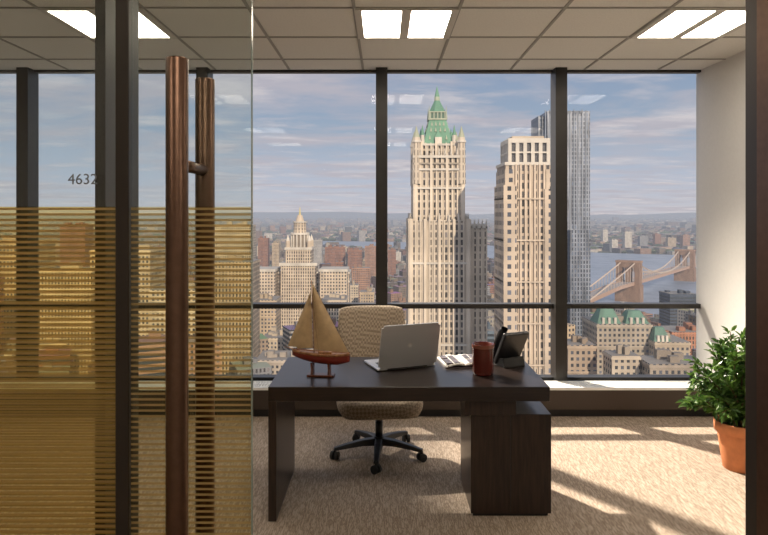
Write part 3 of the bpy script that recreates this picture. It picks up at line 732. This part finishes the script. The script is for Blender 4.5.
for a,b,yt,d,dep,col,mi in spec:
    X=xp((a+b)/2,d); w=(b-a)*d/F; zt=zy(yt,d)
    mb.box(X,d+dep/2,w,dep,G,zt,col,mi,roof=(.2,.18,.16)); keep.append((X,d+dep/2,max(w,dep)*.5))
    mb.box(X,d+dep/2,w+1,dep+1,zt-2,zt-.6,tuple(min(1,x*1.15) for x in col),3)
    mb.box(X,d+dep/2,w+.8,dep+.8,zt-16,zt-15,tuple(min(1,x*1.15) for x in col),3)
    for _ in range(5): mb.box(X+rr.uniform(-.35,.35)*w,d+dep*rr.uniform(.2,.7),w*.14,dep*.2,zt,zt+rr.uniform(2,5),tuple(x*.8 for x in col),3)
for a,b,y0,y1,d in ((598,622,324,309,430),(626,650,324,312,430),(655,672,342,329,420)):
    X=xp((a+b)/2,d); w=(b-a)*d/F; mb.box(X,d+9,w,16,zy(y0,d),zy(y1,d),(.10,.19,.145),3,tw=w*.5,td=5)
    for q in (-.25,.0,.25): mb.box(X+q*w,d+1.8,1.6,2,zy(y0,d),zy(y0-6,d),WHITE,3)
def scatter(dmin,dmax,cell,hfun,rot,fill,wf):
    c_,s_=math.cos(rot),math.sin(rot); n=int(dmax*1.5/cell)
    for i in range(-n,n):
        for j in range(-n,n):
            u=i*cell+rr.uniform(-.1,.1)*cell; v=j*cell+rr.uniform(-.1,.1)*cell
            x=u*c_-v*s_; y=u*s_+v*c_
            if y<dmin or y>=dmax or x<-.78*y-40 or x>.62*y+40: continue
            if rr.random()>fill: continue
            if inside(x,y,river) or inside(x+cell*.5,y+cell*.4,river) or not clear(x,y,cell*.4) or not bridge_clear(x,y): continue
            h=hfun(x,y); w=cell*rr.uniform(*wf); dd=cell*rr.uniform(*wf)
            col=rr.choice(pal); g=rr.uniform(.5,1.15); col=tuple(q*g for q in col)
            if cell<80 and rr.random()<.35:
                mb.box(x,y,w,dd,G,G+h*.7,col,0,rot=rot); mb.box(x,y,w*.65,dd*.65,G+h*.7,G+h,col,0,rot=rot); w*=.65; dd*=.65
            else:
                mb.box(x,y,w,dd,G,G+h,col,rr.choice((0,0,0,1,2)),rot=rot,roof=tuple(q*rr.uniform(.4,1.0) for q in (.28,.25,.23)))
            if cell<80:
                for _ in range(2):
                    mb.box(x+rr.uniform(-.25,.25)*w,y+rr.uniform(-.25,.25)*dd,w*.22,dd*.22,G+h,G+h+rr.uniform(2,6),tuple(q*.8 for q in col),3,rot=rot)
def h1(x,y):
    return max(20,min(rr.uniform(45,105),(H-G)-rr.uniform(88,145)*y/F))
def h2(x,y):
    if x/y>.28 and y<1500: return rr.uniform(9,18)
    return rr.choice((12,16,20,25,30,38,44)) + (35*rr.random() if rr.random()<.15 else 0)
def h3(x,y): return rr.uniform(9,24)+(50*rr.random() if rr.random()<.08 else 0)
scatter(330,850,30,h1,.42,.93,(.55,.88))
scatter(850,2600,34,h2,.42,.92,(.45,.85))
scatter(2600,7000,80,h3,.3,.85,(.35,.75))
scatter(7000,16000,260,lambda x,y:rr.uniform(15,30)+(60*rr.random() if rr.random()<.1 else 0),.2,.6,(.2,.6))
for _ in range(1800):  # trees, merged into the same mesh as the buildings
    y=rr.uniform(900,6000); x=rr.uniform(-.7,.6)*y
    if inside(x,y,river) or not clear(x,y,15) or not bridge_clear(x,y): continue
    s=rr.uniform(8,16)*(1+y/4000); g=rr.uniform(.6,1.2); c=(.06*g,.08*g,.03*g)
    mb.cone(x,y,G,G+s*.4,s*.7,s,7,c); mb.cone(x,y,G+s*.4,G+s*.75,s,s*.35,7,c)
mb.build('cityscape_buildings_trees')
mb=MB(); prev=None
for i in range(60):
    x=-26000+i*900; h=rr.uniform(120,200)+50*math.sin(i*.3)
    if prev: mb.face([(prev[0],26000,G),(x,26000,G),(x,26000,G+h),(prev[0],26000,G+prev[1])],[(0,0)]*4,(.10,.12,.14),3)
    prev=(x,h)
mb.build('distant_hills')

# ------------------------------------------------------------------ world
w=bpy.data.worlds.new('sky'); scn.world=w; w.use_nodes=True; nt=w.node_tree; bg=nt.nodes['Background']
tc=nt.nodes.new('ShaderNodeTexCoord'); sp=nt.nodes.new('ShaderNodeSeparateXYZ'); nt.links.new(tc.outputs['Generated'],sp.inputs[0])
zz=math_node(nt,'ADD',math_node(nt,'MAXIMUM',sp.outputs['Z'],0),.06)
cb=nt.nodes.new('ShaderNodeCombineXYZ'); nt.links.new(math_node(nt,'DIVIDE',sp.outputs['X'],zz),cb.inputs[0]); nt.links.new(math_node(nt,'DIVIDE',sp.outputs['Y'],zz),cb.inputs[1])
def cloud(scale,loc,rot,lo,hi,det,dist):
    mp=nt.nodes.new('ShaderNodeMapping'); mp.inputs['Scale'].default_value=scale; mp.inputs['Location'].default_value=loc; mp.inputs['Rotation'].default_value=(0,0,rot); nt.links.new(cb.outputs[0],mp.inputs[0])
    n=nt.nodes.new('ShaderNodeTexNoise'); n.inputs['Scale'].default_value=1.0; n.inputs['Detail'].default_value=det; n.inputs['Roughness'].default_value=.62; n.inputs['Distortion'].default_value=dist
    nt.links.new(mp.outputs[0],n.inputs['Vector'])
    r=nt.nodes.new('ShaderNodeMapRange'); r.inputs[1].default_value=lo; r.inputs[2].default_value=hi; nt.links.new(n.outputs['Fac'],r.inputs[0]); return r.outputs[0]
c1=cloud((.55,.75,1),(4.1,1.9,0),.12,.44,.60,9,.4)
c2=cloud((1.3,1.7,1),(1.2,7.3,0),-.1,.48,.66,7,.2)
cl=math_node(nt,'MAXIMUM',math_node(nt,'MULTIPLY',c1,.85),math_node(nt,'MULTIPLY',c2,.6))
gr=nt.nodes.new('ShaderNodeValToRGB'); cr=gr.color_ramp; nt.links.new(sp.outputs['Z'],gr.inputs['Fac'])
cr.elements[0].position=0; cr.elements[0].color=(.58,.57,.61,1); cr.elements[1].position=.6; cr.elements[1].color=(.80,.88,1.05,1)
for p_,c_ in ((.05,(.49,.53,.62,1)),(.13,(.34,.42,.53,1)),(.22,(.27,.35,.49,1)),(.32,(.55,.64,.82,1))):
    el=cr.elements.new(p_); el.color=c_
mx=nt.nodes.new('ShaderNodeMix'); mx.data_type='RGBA'
cc=nt.nodes.new('ShaderNodeMix'); cc.data_type='RGBA'; nt.links.new(c2,cc.inputs[0]); cc.inputs[6].default_value=(.52,.48,.52,1); cc.inputs[7].default_value=(.72,.65,.64,1)
nt.links.new(cl,mx.inputs[0]); nt.links.new(gr.outputs['Color'],mx.inputs[6]); nt.links.new(cc.outputs[2],mx.inputs[7])
nt.links.new(mx.outputs[2],bg.inputs['Color']); bg.inputs['Strength'].default_value=1.0

# ------------------------------------------------------------------ lights
s=bpy.data.lights.new('sun','SUN'); s.energy=4.2; s.color=(1,.81,.59); s.angle=.009
o=bpy.data.objects.new('sun',s); o.rotation_euler=Vector((-.26,.82,-.40)).to_track_quat('-Z','Y').to_euler(); o.location=(20,-20,30); link(o)
el=math.radians(40); dirv=Vector((.64*math.cos(el),-.77*math.cos(el),-math.sin(el))); tgt=Vector((2.05,3.95,0))
s=bpy.data.lights.new('tower_glint','SPOT'); s.energy=170000; s.color=(1,.87,.70); s.spot_size=math.radians(5.4); s.spot_blend=.25; s.shadow_soft_size=.4
o=bpy.data.objects.new('tower_glint',s); o.location=tgt-dirv.normalized()*32; o.rotation_euler=dirv.to_track_quat('-Z','Y').to_euler(); link(o)

# ------------------------------------------------------------------ camera
c=bpy.data.cameras.new('camera'); c.sensor_width=36; c.lens=36*F/768; c.shift_y=-54.5/768; c.clip_start=.05; c.clip_end=60000
o=bpy.data.objects.new('camera',c); o.location=(0,0,H); o.rotation_euler=(math.pi/2,0,0); link(o); scn.camera=o
scn.view_settings.view_transform='Standard'
